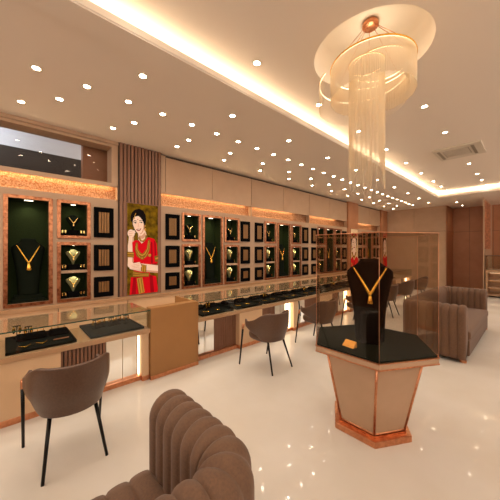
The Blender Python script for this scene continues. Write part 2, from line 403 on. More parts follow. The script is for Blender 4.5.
PORT1 = [
 ('p_skin', [(92,172),(112,178),(113,240),(110,330),(84,330),(84,240)]),
 ('p_skin_dark', [(106,190),(112,190),(113,240),(110,330),(104,330)]),
 ('p_red', [(104,222),(120,208),(150,215),(185,192),(215,200),(228,225),(236,320),(228,340),(180,350),(150,340),(112,330)]),
 ('p_red', [(112,355),(150,372),(190,378),(196,400),(112,398)]),
 ('p_red', [(98,398),(185,392),(225,400),(235,470),(232,487),(92,487)]),
 ('p_red_dark', [(190,392),(206,395),(214,487),(196,487)]),
 ('p_red_dark', [(110,400),(122,400),(122,487),(102,487)]),
 ('p_red_dark', [(196,216),(204,220),(208,330),(198,335)]), ('p_red_dark', [(214,208),(222,216),(226,290),(218,290)]),
 ('p_red_dark', [(112,320),(190,338),(228,330),(228,342),(180,352),(112,334)]),
 ('p_skin', [(95,338),(150,330),(235,343),(235,384),(150,372),(98,358)]),
 ('p_skin_dark', [(150,362),(235,374),(235,384),(150,372)]),
 ('p_skin', [(132,160),(166,150),(178,192),(165,214),(150,226),(134,206)]),
 ('p_skin_dark', [(134,186),(152,184),(167,166),(172,184),(158,200),(142,202)]),
 ('p_hair', [(98,112),(96,92),(102,70),(116,54),(138,46),(158,54),(170,76),(173,100),(170,124),(160,136),(104,122)]),
 ('p_skin', [(107,112),(110,96),(120,88),(134,84),(150,90),(160,104),(164,124),(163,146),(157,166),(147,178),(137,177),(124,166),(114,148),(108,130)]),
 ('p_skin_dark', [(160,112),(164,124),(163,146),(157,166),(147,178),(140,178),(151,166),(157,148),(159,128)]),
 ('p_hair', [(103,120),(102,96),(112,78),(128,70),(120,84),(111,98),(107,114)]),
 ('p_hair', [(126,70),(148,70),(164,88),(170,112),(166,140),(161,122),(154,104),(142,90),(128,80)]),
 ('p_gold', band([(122,70),(117,84),(114,94)], 2.4)), ('p_gold', oval(114,97,3.4,4)),
 ('p_hair', band([(110,114),(117,109),(126,112)], 3)), ('p_hair', band([(138,109),(147,104),(156,108)], 3)),
 ('p_white', oval(118,121,5.5,2)), ('p_white', oval(147,117,5.5,2)),
 ('p_hair', band([(111,120),(118,117),(126,121)], 2.4)), ('p_hair', band([(139,117),(147,113),(155,117)], 2.4)),
 ('p_hair', oval(119,121,2.8,2.8)), ('p_hair', oval(148,117,2.8,2.8)),
 ('p_skin_dark', band([(133,120),(134,136),(130,141),(139,141)], 2)),
 ('p_lip', [(122,154),(131,150),(137,151),(149,146),(144,157),(136,162),(128,160)]),
 ('p_white', [(126,154),(145,150),(139,156),(131,157)]),
 ('p_lip', oval(131,102,2,2.4)),
 ('p_gold', oval(168,152,4.5,9)), ('p_gold', oval(168,134,3,4)),
 ('p_skin', oval(99,176,17,20)), ('p_skin', [(96,166),(114,158),(120,170),(106,190)]),
 ('p_skin_dark', band([(88,168),(104,164)], 2)), ('p_skin_dark', band([(87,177),(106,174)], 2)), ('p_skin_dark', band([(88,186),(104,186)], 2)),
 ('p_gold_dark', band([(136,194),(146,212),(158,214),(170,200),(174,182)], 9)),
 ('p_gold', band([(138,196),(147,210),(158,211),(168,199)], 4)),
 ('p_gold_dark', band([(126,222),(124,256),(136,284),(152,294),(168,284),(182,256),(188,206)], [9,14,26,32,26,16,9])),
 ('p_gold', band([(126,226),(126,256),(138,280),(152,288),(166,280),(179,254),(185,212)], [3,4,6,8,6,4,3])),
 ('p_gold', band([(120,240),(124,270),(140,298),(152,304),(166,298),(184,268),(192,214)], [2,2,4,4,4,2,2])),
 ('p_gold_dark', oval(152,302,9,8)), ('p_gold', oval(152,302,5,4)), ('p_gold', oval(190,288,7,8)),
 ('p_gold_dark', [(214,294),(236,288),(238,322),(220,324)]), ('p_gold', [(219,302),(236,298),(237,308),(221,311)]),
 ('p_gold_dark', [(82,268),(111,270),(111,298),(83,296)]), ('p_gold', [(82,274),(111,276),(111,281),(82,279)]), ('p_gold', [(82,287),(111,289),(111,293),(82,291)]),
 ('p_gold_dark', [(146,332),(174,340),(172,378),(146,368)]), ('p_gold', [(153,335),(158,336),(156,372),(151,370)]), ('p_gold', [(164,338),(169,339),(167,376),(162,374)]),
 ('p_skin', oval(96,334,14,16)), ('p_skin', [(88,330),(140,322),(150,346),(120,362),(92,356)]),
 ('p_skin_dark', band([(100,338),(136,331)], 1.8)), ('p_skin_dark', band([(102,345),(138,339)], 1.8)), ('p_skin_dark', band([(104,352),(136,347)], 1.8)),
 ('p_gold_dark', [(106,366),(150,378),(186,380),(186,400),(106,398)]), ('p_gold', band([(108,376),(150,386),(184,388)], 3)), ('p_gold', band([(108,388),(150,393),(184,394)], 3)),
 ('p_gold', [(126,406),(152,402),(164,480),(136,487)]), ('p_gold_dark', band([(133,408),(144,482)], 4)), ('p_gold_dark', band([(146,406),(157,480)], 4)),
]
PORT2 = [
 ('p_hair', [(84,150),(90,90),(130,60),(190,70),(215,130),(210,200),(175,250),(100,260)]),
 ('p_skin', [(110,250),(180,250),(195,340),(110,340)]),
 ('p_skin', oval(150,180,48,80,24,.05)),
 ('p_hair', [(95,170),(104,110),(150,80),(200,110),(206,170),(196,150),(160,112),(120,130)]),
 ('p_hair', oval(130,172,9,5)), ('p_hair', oval(174,172,9,5)), ('p_hair', band([(118,158),(130,153),(142,158)], 4)), ('p_hair', band([(163,158),(175,153),(187,158)], 4)),
 ('p_skin_dark', band([(152,175),(154,204),(146,208),(160,208)], 3)),
 ('p_lip', oval(152,228,18,6)), ('p_gold', band([(150,96),(152,125)], 6)),
 ('p_gold', oval(104,225,7,14)), ('p_gold', oval(200,222,7,14)),
 ('p_gold_dark', band([(108,280),(130,330),(160,335),(192,282)], 26)), ('p_gold', band([(110,300),(132,345),(160,350),(190,302)], 10)),
 ('p_red', [(80,360),(112,330),(150,370),(195,330),(235,356),(235,487),(80,487)]),
 ('p_red_dark', [(140,380),(160,380),(170,487),(130,487)]), ('p_gold', band([(95,400),(130,487)], 12)),
]
def poster(name, label, polys, bg, y0, y1, z0, z1, x):
    root = thing(name, label, 'portrait', (x, (y0+y1)/2, z0), 0, 'tall portraits of women along the left wall')
    mats = [bg]+sorted({p[0] for p in polys}); idx = {m: i for i, m in enumerate(mats)}
    fy = lambda px: y0+(min(max(px, 80), 235)-80)/155*(y1-y0); fz = lambda py: z1-(min(max(py, 22), 488)-22)/466*(z1-z0)
    b = B().box(x, x+.012, y0, y1, z0, z1, 0)
    for k, (m, pts) in enumerate(polys):
        xx = x+.0125+.0002*k
        b.add([(xx, fy(px), fz(py)) for px, py in pts], [tuple(range(len(pts)))], idx[m])
    b.build('portrait_print', mats, root)
    b = B(); b.cells(y0-.012, y1+.012, z0-.012, z1+.012, [(y0, y1, z0, z1)], lambda a, c, d, e: b.box(x-.002, x+.02, a, c, d, e))
    b.build('portrait_frame', 'slat_wood', root)
poster('woman_portrait', 'tall portrait of a woman in red sari and gold jewellery on the slatted pillar', PORT1, 'p_olive', 1.585, 2.15, .848, 2.485, X0+.032)
for (ya, yb, lab, lab2) in ((9.68, 10.52, 'brown pillar carrying the nearer of the two far portraits', 'tall close-up portrait of a dark-haired woman on the nearer far pillar'), (12.86, 13.58, 'brown pillar in the far corner carrying the farthest portrait', 'tall close-up portrait of a dark-haired woman on the corner pillar')):
    p = thing('portrait_pillar', lab, 'pillar', (X0, (ya+yb)/2, 0))
    B().box(-5.35, X0+.06, ya+.003, yb-.003, .832, HC).build('pillar_core', 'brown_panel', p, bevel=.005)
    poster('woman_portrait', lab2, PORT2, 'p_cream', ya+.16, yb-.08, .848, 2.47, X0+.062)

# glazed transom above bay 0
wn = B(); wy0, wy1, wz0, wz1 = -2.4, 1.35, 2.80, 3.42
wn.cells(-2.4, 1.45, 2.765, HC, [(wy0, wy1, wz0, wz1)], lambda a, c, d, e: wn.box(X0-.28, X0, a, c, d, e))
wn.box(X0-.02, X0, -2.4, 1.45, 2.735, 2.765)
wn.box(X0-.05, X0+.03, -2.4, 1.45, HC-.055, HC-.001)
w1 = structure(wn.build('window_1', 'beige_panel'), 'glazed transom high on the left wall looking into a dim upper room')
B().box(X0-.262, X0-.25, wy0, wy1, wz0, wz1).build('window_glass', 'transom_glass', w1)
b = B().box(-6.6, -6.5, -3.5, 1.6, 2.2, 3.54, 0).box(-6.6, -6.5, -3.5, 1.6, 3.54, 4.1, 1).box(-5.5, -5.35, 1.0, 1.6, 2.2, 4.1, 2).box(-6.6, X0-.3, -3.6, -3.5, 2.2, 4.1, 0).box(-6.6, X0-.3, -3.6, 1.6, 4.1, 4.2, 1).box(-6.6, X0-.3, -3.6, 1.6, 2.2, 2.3, 0)
ur = structure(b.build('wall_upper_room', ['room_dark', 'room_pale', 'brown_panel']), 'dim room seen through the transom')
lamp('POINT', 'upper_room_fill', (-5.9, -.4, 3.7), 22, (.9, .95, 1), None, .15)  # unseen fill lamp added to light the room behind the transom

# ------------------------------------------------------------------ busts, necklaces, stands in the niches
SEC = [(0, .62, .44), (.03, .62, .44), (.12, .64, .42), (.32, .68, .40), (.52, .78, .40), (.68, .90, .37), (.79, 1.0, .31), (.845, .98, .28), (.885, .84, .27), (.925, .60, .26), (.96, .46, .26), (1.0, .41, .25)]
SEC_S = [(0, .10, .3), (.12, .16, .34), (.30, .36, .36), (.50, .64, .36), (.66, .90, .34), (.78, 1.0, .30), (.84, .98, .28), (.885, .80, .27), (.925, .56, .26), (.96, .44, .26), (1.0, .40, .25)]
def sec_at(z, SECS=None):
    SECS = SECS or SEC
    for (a, b) in zip(SECS, SECS[1:]):
        if a[0] <= z <= b[0]:
            t = (z-a[0])/(b[0]-a[0]); return a[1]+(b[1]-a[1])*t, a[2]+(b[2]-a[2])*t
    return SECS[-1][1:]
def bust_mesh(hw, H, z0=0, depth=.42, secs=None):
    rings = []
    for z, w, d in secs or SEC:
        r = []
        for i in range(24):
            a = 2*PI*i/24; ca, sa = math.cos(a), math.sin(a)
            e = .75
            r.append((math.copysign(abs(ca)**e, ca)*d*hw*depth/.42, math.copysign(abs(sa)**e, sa)*w*hw, z0+z*H))
        rings.append(r)
    return B().loft(rings)
def front_x(hw, z, y, depth=.42):
    w, d = sec_at(z); t = min(abs(y)/(w*hw), .98)
    return d*hw*depth/.42*(1-t**(2/.75))**(.75/2)
def necklace_pts(hw, H, z0, top, bot, wt, n=17, depth=.42, power=1.0):
    pts = []
    for i in range(n):
        s = -1+2*i/(n-1); zz = bot+(top-bot)*abs(s)**power; y = s*wt*hw
        pts.append((front_x(hw, zz, y, depth)+.006, y, z0+zz*H))
    return pts
def make_bust(name, label, cat, hw, H, m, base=True, group=None):
    t = thing(name, label, cat, group=group)
    zb = 0
    if base:
        B().box(-.10*hw/.2, .13*hw/.2, -hw*.95, hw*.95, 0, .05*H).box(-.08*hw/.2, .10*hw/.2, -hw*.8, hw*.8, .05*H, .11*H).build('base', m, t, False, bevel=.004); zb = .11*H
    bust_mesh(hw, H-zb, zb, secs=SEC_S if hw < .15 else None).build('bust_form', m, t, False)
    return t, zb
def make_necklace(name, label, hw, H, zb, top, bot, wt, r, mt, pend, group=None, thick=None, power=1.0):
    t = thing(name, label, 'necklace', group=group)
    pts = necklace_pts(hw, H-zb, zb, top, bot, wt, 21, power=power)
    n = len(pts); rr = [r*(.7+.9*(1-abs(-1+2*i/(n-1)))) for i in range(n)]
    B().tube(pts, rr, 8).build('chain', mt, t, False)
    p = pts[n//2]; b = B()
    rings = []
    for (dz, w) in ((.15, .25), (-.1, .5), (-.5, .75), (-.9, 1.0), (-1.0, .8)):
        rings.append([(p[0]+.004+.35*w*pend*math.cos(a), p[1]+w*pend*.55*math.sin(a), p[2]+dz*pend*1.6) for a in [2*PI*k/10 for k in range(10)]])
    b.loft(rings).build('pendant', mt, t, False)
    return t
def earring_stand():
    t = thing('earring_stand', 'small', 'earring stand')
    B().box(-.02, .02, -.018, .018, 0, .012).box(-.008, .008, -.016, .016, .012, .10).build('stand_block', 'black_velvet', t, False, bevel=.002)
    B().box(.008, .012, -.009, .009, .045, .085).tube([(.014, 0, .05), (.016, 0, .03)], .005, 6).build('earring', 'pale_gold', t, False)
    return t
proto = {}
for i, kind, nm, a, c, d, f in SLOTS:
    bn = BAYS[i][2]; cy = (a+c)/2; fl = d+.002
    if kind == 'big':
        H, hw = .92, .195
        key = 'big'
        if key not in proto:
            bt, zb = make_bust('necklace_bust', 'x', 'display bust', hw, H, 'dark_green_velvet', True, 'tall busts in the wall niches')
            nk = make_necklace('gold_necklace', 'x', hw, H, zb, .885, .56, .68, .010, 'gold', .065, 'gold necklaces on the wall busts')
            proto[key] = (bt, nk)
        else: bt, nk = dup(proto[key][0]), dup(proto[key][1])
        bt.location = nk.location = ((NB+X0)/2-.02, cy, fl)
        bt['label'] = 'dark green necklace bust in tall niche of ' + bn
        nk['label'] = 'large gold pendant necklace in tall niche of ' + bn
    else:
        lit = kind != 'up'
        H, hw = (.235, .10); key = 'lit' if lit else 'dark'
        if key not in proto:
            bt, zb = make_bust('small_necklace_bust', 'x', 'display bust', hw, H, 'cream_velvet' if lit else 'dark_green_velvet', False, 'small busts in the wall niches')
            B().box(-.05, .06, -.075, .075, -.09, .0).build('base', 'black_velvet', bt, False, bevel=.004)
            nk = make_necklace('gold_necklace', 'x', hw, H, zb, .885, .45, .66, .006, 'pale_gold', .028, 'gold necklaces on the wall busts')
            proto[key] = (bt, nk)
        else: bt, nk = dup(proto[key][0]), dup(proto[key][1])
        bt.location = nk.location = ((NB+X0)/2+.02, cy, fl+.09)
        bt['label'] = ('cream' if lit else 'dark green')+' bust in '+nm+', '+bn
        nk['label'] = 'slim gold necklace in '+nm+', '+bn
        offs = [(-.145, 'outer left'), (-.105, 'inner left'), (.105, 'inner right'), (.145, 'outer right')] if i == 0 else [(-.13, 'left'), (.13, 'right')]
        for oy, side in offs:
            st = dup(proto['ear']) if 'ear' in proto else earring_stand()
            proto.setdefault('ear', st)
            st.location = (X0-.075, cy+oy, fl); st['label'] = side+' earring stand in '+nm+', '+bn; st['group'] = 'earring stands in the wall niches'
# bangle boards
def bangle_board(h, w):
    t = thing('bangle_board', 'x', 'display board', group='black boards with bronze bars on the cabinets')
    b = B(); b.cells(-w/2, w/2, 0, h, [(-w/2+.065, w/2-.065, .075, h-.075)], lambda a, c, d, e: b.box(0, .035, a, c, d, e)); b.box(0, .008, -w/2+.01, w/2-.01, .01, h-.01)
    b.build('board', 'black_velvet', t, False, bevel=.003)
    iw = w-.13
    for k in range(4):
        yc = -iw/2+iw*(k+.5)/4
        B().box(.008, .028, yc-iw*.1, yc+iw*.1, .078, h-.078).build('bar', 'bronze_bar', t, False, bevel=.003)
    return t
bproto = {}
for i, (s, w, bn) in enumerate(BAYS):
    k = bay_k[i]
    for side, ya, yb in (('left', .09, .40), ('right', 2.05, 2.34)):
        if i == 0 and side == 'left': continue
        for nm, za, zb in (('upper', 1.86, 2.36), ('middle', 1.31, 1.735), ('lower', .87, 1.20)):
            if nm not in bproto: t = bproto[nm] = bangle_board(zb-za, .295)
            else: t = dup(bproto[nm])
            t.location = (X0, s+k*(ya+yb)/2, za)
            t['label'] = 'black %s bangle board, %s end of %s' % (nm, side, bn)

# ------------------------------------------------------------------ counters
CX, CB = -3.31, -3.97      # front and back of the counters
def counter(label, y0, y1, segs, glass_ends, gy=None, first=False):
    root = thing('display_counter', label, 'counter', (-3.6, (y0+y1)/2, 0), 0, 'glass topped display counters')
    B().box(CB-.02, CX, y0, y1, .604, .655).build('counter_top', 'counter_top', root, bevel=.003)
    B().box(CB, -3.50, y0, y1, .02, .60).build('counter_body', 'counter_beige', root)
    B().box(CX-.16, CX-.10, y0, y1, 0, .055).build('skirting', 'copper', root, bevel=.003)
    y = y0
    for kind, a, c in segs:
        if kind == 'panel':
            B().box(-3.5, CX-.05, a, c, .055, .604).build('front_panel', 'counter_beige', root)
            B().box(-3.48, CX-.045, a, c, .0, .06).build('skirting', 'copper', root, bevel=.003)
        elif kind == 'slat':
            b = B().box(-3.5, -3.47, a, c, .055, .604, 1); slats(b, a, c, .055, .604, -3.468, .037, .025, .016)
            b.build('slatted_panel', ['slat_wood', 'slat_gap'], root)
        elif kind == 'mirror':
            mid = (a+c)/2
            B().box(-3.5, -3.46, a, mid-.003, .06, .60).box(-3.5, -3.46, mid+.003, c, .06, .60).build('mirror_panel', 'mirror', root)
        elif kind == 'led':
            B().box(-3.5, -3.452, a, c, .055, .60).build('light_strip', 'led', root)
    ZG = .892
    B().box(CX-.012, CX-.002, y0+.003, y1-.003, .656, ZG-.011).build('front_glass', 'counter_glass', root)
    B().box(CB, CX, y0+.001, y1-.001, ZG-.010, ZG).build('top_glass', 'counter_glass', root)
    B().box(CX, CX+.002, y0, y1, ZG-.011, ZG+.001).build('glass_rim', 'glass_edge', root)
    for e in glass_ends:
        B().box(CB, CX-.014, e-.005, e+.005, .656, ZG-.011).build('end_glass', 'counter_glass', root)
    return root
counter('glass topped beige counter with slats and mirror, left of the brown block', -2.2, 1.352, [('panel', -2.2, .43), ('slat', .43, .88), ('mirror', .885, 1.25), ('led', 1.258, 1.263), ('panel', 1.27, 1.352)], [1.34])
CNT = ['first glass topped counter right of the brown block, mirror and slats below', 'second glass topped counter right of the block, behind the glass showcase', 'third glass topped counter along the left aisle, beyond the showcase bust', 'farthest glass topped counter along the left aisle']
for i in range(4):
    s = 2.056+2.42*i
    counter(CNT[i], s, s+2.418, [('mirror', s+.01, s+.37), ('slat', s+.37, s+.82), ('panel', s+.82, s+1.36), ('slat', s+1.36, s+1.80), ('mirror', s+1.81, s+2.12), ('led', s+2.12, s+2.27), ('panel', s+2.275, s+2.418)], [s+.012] if i == 0 else ([s+2.40] if i == 3 else []))
bl = thing('counter_block', 'tall brown counter block between the two glass topped counters', 'counter block', (-3.6, 1.70, 0))
B().box(CX-.14, CX, 1.358, 2.02, .05, .91).build('front_panel', 'block_brown', bl, bevel=.003)
B().box(CB, CX+.002, 2.02, 2.05, .05, .91).build('side_panel', 'block_brown', bl, bevel=.003)
B().box(CB, CX-.14, 1.358, 2.02, .05, .62).build('inner_shelf', 'counter_beige', bl)
B().box(CB, CX+.006, 1.358, 2.05, 0, .05).build('skirting', 'copper', bl, bevel=.003)

# trays and jewellery on the counters
def tray(y0, y1, label):
    t = thing('velvet_tray', label, 'jewellery tray', (-3.68, (y0+y1)/2, .656), 0, 'dark velvet trays in the counters')
    w = (y1-y0)/2
    B().box(-.31, .31, -w, w, 0, .016).build('tray_base', 'tray_felt', t, False, bevel=.004)
    b = B(); b.cells(-.31, .31, -w, w, [(-.295, .295, -w+.015, w-.015)], lambda a, c, d, e: b.box(a, c, d, e, .016, .026))
    b.build('tray_rim', 'tray_felt', t, False)
    return t
def flat_necklace(loc, rz, s, label):
    t = thing('gold_necklace', label, 'necklace', loc, rz, 'gold necklaces lying in the counters')
    B().tube([(-.09*s, .09*s, .004), (-.03*s, .075*s, .004), (.03*s, .03*s, .004), (.05*s, 0, .004), (.03*s, -.03*s, .004), (-.03*s, -.075*s, .004), (-.09*s, -.09*s, .004)], .0045, 6).build('chain', 'gold', t, False)
    B().lathe([(.001, .0), (.014*s, .002), (.014*s, .008), (.001, .01)], (.065*s, 0), 10).build('pendant', 'gold', t, False)
    return t
def ring_cushion(loc, L, label, n=5):
    t = thing('ring_cushion', label, 'ring display', loc, 0, 'black cushions set with gold rings')
    b = B(); rings = []
    for y in (-L/2, -L/2+.012, L/2-.012, L/2):
        e = .7 if abs(abs(y)-L/2) < .001 else 1
        rings.append([(.075*e*math.cos(a), y, .0+.065*e*max(math.sin(a), 0)) for a in [PI*k/10 for k in range(11)]])
    b.loft(rings).build('cushion', 'black_velvet', t, False)
    for k in range(n):
        y = -L/2+L*(k+.5)/n
        B().tube([(.016*math.cos(a), y,   .068+.017*math.sin(a)) for a in [2*PI*q/10 for q in range(10)]], .004, 5, closed=True).build('ring', 'gold', t, False)
    return t
def drop_stand(loc, h, label):
    t = thing('earring_stand', label, 'earring stand', loc, 0, 'earring stands in the counters')
    B().box(-.02, .02, -.03, .03, 0, .01).box(-.004, .004, -.004, .004, .01, h).box(-.005, .005, -.035, .035, h, h+.01).build('stand', 'black_velvet', t, False)
    for s in (-1, 1):
        B().loft([[(.002+r*.35*math.cos(a), s*.026+r*math.sin(a), h-dz) for a in [2*PI*k/8 for k in range(8)]] for dz, r in ((0, .004), (.02, .012), (.05, .017), (.075, .004))]).build('earring', 'gold', t, False)
    return t
TZ = .673
tray(.005, .575, 'dark velvet tray with two chains at the far left of the near counter')
tray(.705, 1.30, 'dark velvet tray with drop earrings beside the brown block')
flat_necklace((-3.52, .15, TZ), 0, .55, 'V shaped gold chain lying toward the left end of the leftmost tray')
flat_necklace((-3.54, .29, TZ), 0, .55, 'V shaped gold chain lying right of another on the leftmost tray')
ring_cushion((-3.80, .22, TZ), .26, 'black cushion of gold rings at the back left of the leftmost tray')
ring_cushion((-3.80, .46, TZ), .18, 'short black ring cushion at the back right of the leftmost tray', 3)
drop_stand((-3.90, .10, TZ), .13, 'earring stand at the back left corner of the leftmost tray')
drop_stand((-3.93, .2, TZ), .10, 'earring stand behind the ring cushion on the leftmost tray')
b = thing('bracelet', 'flat copper coloured bracelet lying on the front right of the leftmost tray', 'bracelet', (-3.56, .46, TZ))
B().box(-.012, .012, -.07, .07, 0, .008).build('bracelet_band', 'copper', b, False, bevel=.003)
for j, (yy, l) in enumerate(((.83, 'leftmost'), (.91, 'second'), (1.01, 'third'), (1.10, 'fourth'), (1.19, 'rightmost'))):
    drop_stand((-3.72-.03*(j % 2), yy, TZ), .10, l+' gold drop earring stand on the tray beside the brown block')
tl = ['first', 'second', 'third', 'fourth', 'fifth', 'sixth', 'seventh', 'eighth', 'ninth', 'tenth', 'eleventh', 'twelfth']
for i in range(12):
    ya = 2.16+.67*i
    if ya+.6 > 10.8: break
    tray(ya, ya+.60, tl[i]+' dark velvet tray right of the brown block')
    ring_cushion((-3.82, ya+.16, TZ), .24, 'left black ring cushion on the '+tl[i]+' tray right of the brown block')
    ring_cushion((-3.82, ya+.44, TZ), .20, 'right black ring cushion on the '+tl[i]+' tray right of the brown block', 4)
    flat_necklace((-3.56, ya+.2, TZ), 0, .6, 'left gold chain on the '+tl[i]+' tray right of the brown block')
    flat_necklace((-3.56, ya+.42, TZ), 0, .6, 'right gold chain on the '+tl[i]+' tray right of the brown block')
    if i % 2 == 0: drop_stand((-3.68, ya+.3, TZ), .10, 'earring stand in the middle of the '+tl[i]+' tray right of the block')

# ------------------------------------------------------------------ chairs
def make_chair(label):
    t = thing('tub_chair', label, 'chair', group='brown tub chairs along the counters')
    rows = []; NT, NZ = 41, 9; TH = math.radians(128)
    def sm(x): x = max(0, min(1, x)); return x*x*(3-2*x)
    for j in range(NZ):
        v = j/(NZ-1); r = []
        for i in range(NT):
            th = -TH+2*TH*i/(NT-1); a = abs(th)/TH
            top = .795-.145*sm((a-.38)/.5)+.02*sm((a-.93)/.07)
            bot = .405+.155*sm((a-.42)/.55)
            z = bot+(top-bot)*v
            k = .80+.20*sm((z-.40)/.22)
            ct, st_ = math.cos(th), math.sin(th)
            e = .98 if ct > 0 else .8
            rx = .285 if ct > 0 else .30
            r.append((k*rx*math.copysign(abs(ct)**e, ct)+.01+.03*(z-.5)*max(ct, 0), k*(.272 if ct > 0 else .285+.012*abs(ct))*math.copysign(abs(st_)**e, st_), z))
        rows.append(r)
    B().grid(rows).build('shell', 'chair_leather', t, False, solid=.03, bevel=.008)
    rings = []
    for z, k in ((.385, .70), (.40, .80), (.43, .84), (.455, .84), (.475, .80), (.485, .6)):
        rings.append([(-.015+k*.31*math.copysign(abs(math.cos(a))**.75, math.cos(a)), k*.27*math.copysign(abs(math.sin(a))**.9, math.sin(a)), z) for a in [2*PI*q/28 for q in range(28)]])
    B().loft(rings).build('seat', 'chair_leather', t, False)
    for sx, sy in ((1, 1), (1, -1)):
        B().tube([(.15, sy*.15, .41), (.285, sy*.205, .0)], [.015, .011], 10).build('leg', 'black_metal', t, False)
    for sy in (1, -1):
        l = B().tube([(-.20, sy*.292, .56), (-.285, sy*.285, .0)], [.014, .011], 10).build('leg', 'black_metal', t, False)
        B().tube([(-.19, sy*.290, .60), (-.205, sy*.292, .53)], .017, 10).build('leg_ferrule', 'copper', l, False)
    return t
CH = [(.40, 'brown tub chair in the left foreground at the near counter'), (2.78, 'brown tub chair at the counter just right of the brown block'), (4.09, 'brown tub chair seen partly through the left side of the glass showcase'),
      (5.72, 'brown tub chair mostly hidden behind the black bust in the showcase'), (7.1, 'brown tub chair just right of the black bust'), (8.4, 'brown tub chair second to the right of the black bust'), (9.8, 'farthest brown tub chair, beyond the far sofa')]
ch0 = None
for y, l in CH:
    if ch0 is None: ch0 = c = make_chair(l)
    else: c = dup(ch0, label=l)
    c.location = (-2.63, y, 0)

# ------------------------------------------------------------------ sofas
def make_sofa(label, L, D, tufted, pitch=.088):
    """faces local -x, front at x=0, back at x=D, from y=-L/2 to L/2"""
    t = thing('tufted_sofa', label, 'sofa')
    T, R, H = .225, .175, .832
    hy = L/2-T/2; xb = D-T/2
    path = []   # (point, normal pointing outward, arclength)
    def arc_path(step=.011):
        pts = []
        x = .015
        while x < xb-R: pts.append((x, hy, 0, 1)); x += step
        n = int(R*PI/2/step)
        for k in range(n+1):
            a = PI/2*(1-k/n); pts.append((xb-R+R*math.cos(a), hy-R+R*math.sin(a), math.cos(a), math.sin(a)))
        y = hy-R-step
        while y > -(hy-R): pts.append((xb, y, 1, 0)); y -= step
        for k in range(n+1):
            a = -PI/2*k/n; pts.append((xb-R+R*math.cos(a), -(hy-R)+R*math.sin(a), math.cos(a), math.sin(a)))
        x = xb-R-step
        while x > .015: pts.append((x, -hy, 0, -1)); x -= step
        return pts
    P = arc_path(); s = 0; S = [0]
    for a, b_ in zip(P, P[1:]): s += math.hypot(b_[0]-a[0], b_[1]-a[1]); S.append(s)
    nch = round(s/pitch); pw = s/nch
    prof = []   # (offset across, z, normal across, normal z)
    h = T/2-.014; zc = H-h-.014
    prof.append((-h, .30, -1, 0)); prof.append((-h, .5, -1, 0)); prof.append((-h, zc-.04, -1, 0))
    for k in range(15):
        a = PI*(1-k/14); prof.append((h*math.cos(a), zc+h*math.sin(a), math.cos(a), math.sin(a)))
    prof.append((h, zc-.1, 1, 0)); prof.append((h, .3, 1, 0)); prof.append((h, .06, 1, 0))
    rows = []
    for (x, y, nx, ny), ss in zip(P, S):
        ph = (ss/pw) % 1.0; d = .030*math.sqrt(max(0, 1-(2*ph-1)**2))-.010
        end = min(ss, s-ss); shrink = 1 if end > .03 else .80+.20*math.sqrt(max(0, 1-(1-end/.03)**2))
        rows.append([(x+nx*(o*shrink+d*no), y+ny*(o*shrink+d*no), z-(1-shrink)*.10*(1 if z > zc else 0)+d*nz) for o, z, no, nz in prof])
    arm_s = xb-R+R*PI/4
    i1 = min(range(len(S)), key=lambda i: abs(S[i]-arm_s)); i2 = min(range(len(S)), key=lambda i: abs(S[i]-(s-arm_s)))
    for nm, a, c in (('armrest', 0, i1), ('backrest', i1, i2), ('armrest', i2, len(P)-1)):
        b = B().grid(rows[a:c+1])
        if nm == 'armrest':
            e = rows[0] if a == 0 else rows[-1]; b.add(e, [tuple(range(len(e)))])
        b.build(nm, 'sofa_velvet', t, False)
    # seat
    y0, y1 = -(L/2-T)-.005, L/2-T+.005
    if tufted:
        n = round((y1-y0)/.112); p = (y1-y0)/n; rows = []
        for i in range(n*10+1):
            y = y0+p*i/10; ph = (i/10) % 1.0; d = .016*math.sqrt(max(0, 1-(2*ph-1)**2))
            r = [(.0-d*.6, y, .10), (.0-d, y, .30), (-d+.004, y, .37), (.03-d*.7, y, .42+d*.7), (.08, y, .432+d), (.3, y, .435+d), (xb, y, .435+d)]
            rows.append(r)
        B().grid(rows).build('seat', 'sofa_velvet', t, False)
    else:
        B().box(-.012, xb, y0, y1, .30, .43).build('seat', 'sofa_velvet', t, False, bevel=.035, seg=4)
        B().box(.0, xb, y0, y1, .06, .298).build('seat_base', 'sofa_velvet', t, False, bevel=.02, seg=3)
    B().box(.03, D-.04, -L/2+.04, L/2-.04, .055, .14).build('underframe', 'black_velvet', t, False)
    for fx in (.06, D-.1):
        for fy in (-L/2+.1, L/2-.1):
            B().prism(oval(fx, fy, .045, .045, 16), 0, .035).build('foot', 'copper', t, False)
    return t
sn = make_sofa('brown channel tufted sofa in the near foreground, cropped by the bottom edge', 2.45, .81, True)
sn.location = (-1.495, .815-2.45/2, 0)
sf = make_sofa('brown channel tufted sofa behind and right of the glass showcase', 2.6, .90, False, .10)
sf.location = (-.67, 4.85+2.6/2, 0); sf.rotation_euler = (0, 0, PI)

# ------------------------------------------------------------------ central showcase
KC = (-1.085, 2.565)
def hexa(s, c=KC): return [(c[0]+s*math.cos(PI/3*i), c[1]+s*math.sin(PI/3*i)) for i in range(6)]
k = thing('glass_showcase', 'six sided glass showcase on a tapered beige and copper pedestal', 'showcase', (KC[0], KC[1], 0))
B().prism(hexa(.362), 0, .055).build('plinth', 'copper', k, bevel=.004)
B().prism(hexa(.318), .055, .075).build('plinth_step', 'copper_patina', k)
zb_, zt_ = .075, .728; s0, s1 = .302, .445
B().prism(hexa(s0), zb_, zt_, hexa(s1)).build('pedestal_body', 'beige_panel', k)
for i in range(6):
    a, c = hexa(s0)[i], hexa(s1)[i]
    B().tube([(a[0], a[1], zb_), (c[0], c[1], zt_)], .011, 8).build('edge_trim', 'copper', k)
hb = hexa(s0+.004); B().tube([(x, y, zb_+.01) for x, y in hb], .009, 6, closed=True).build('foot_trim', 'copper', k)
B().prism(hexa(.555), .736, .777).build('rim', 'beige_panel', k)
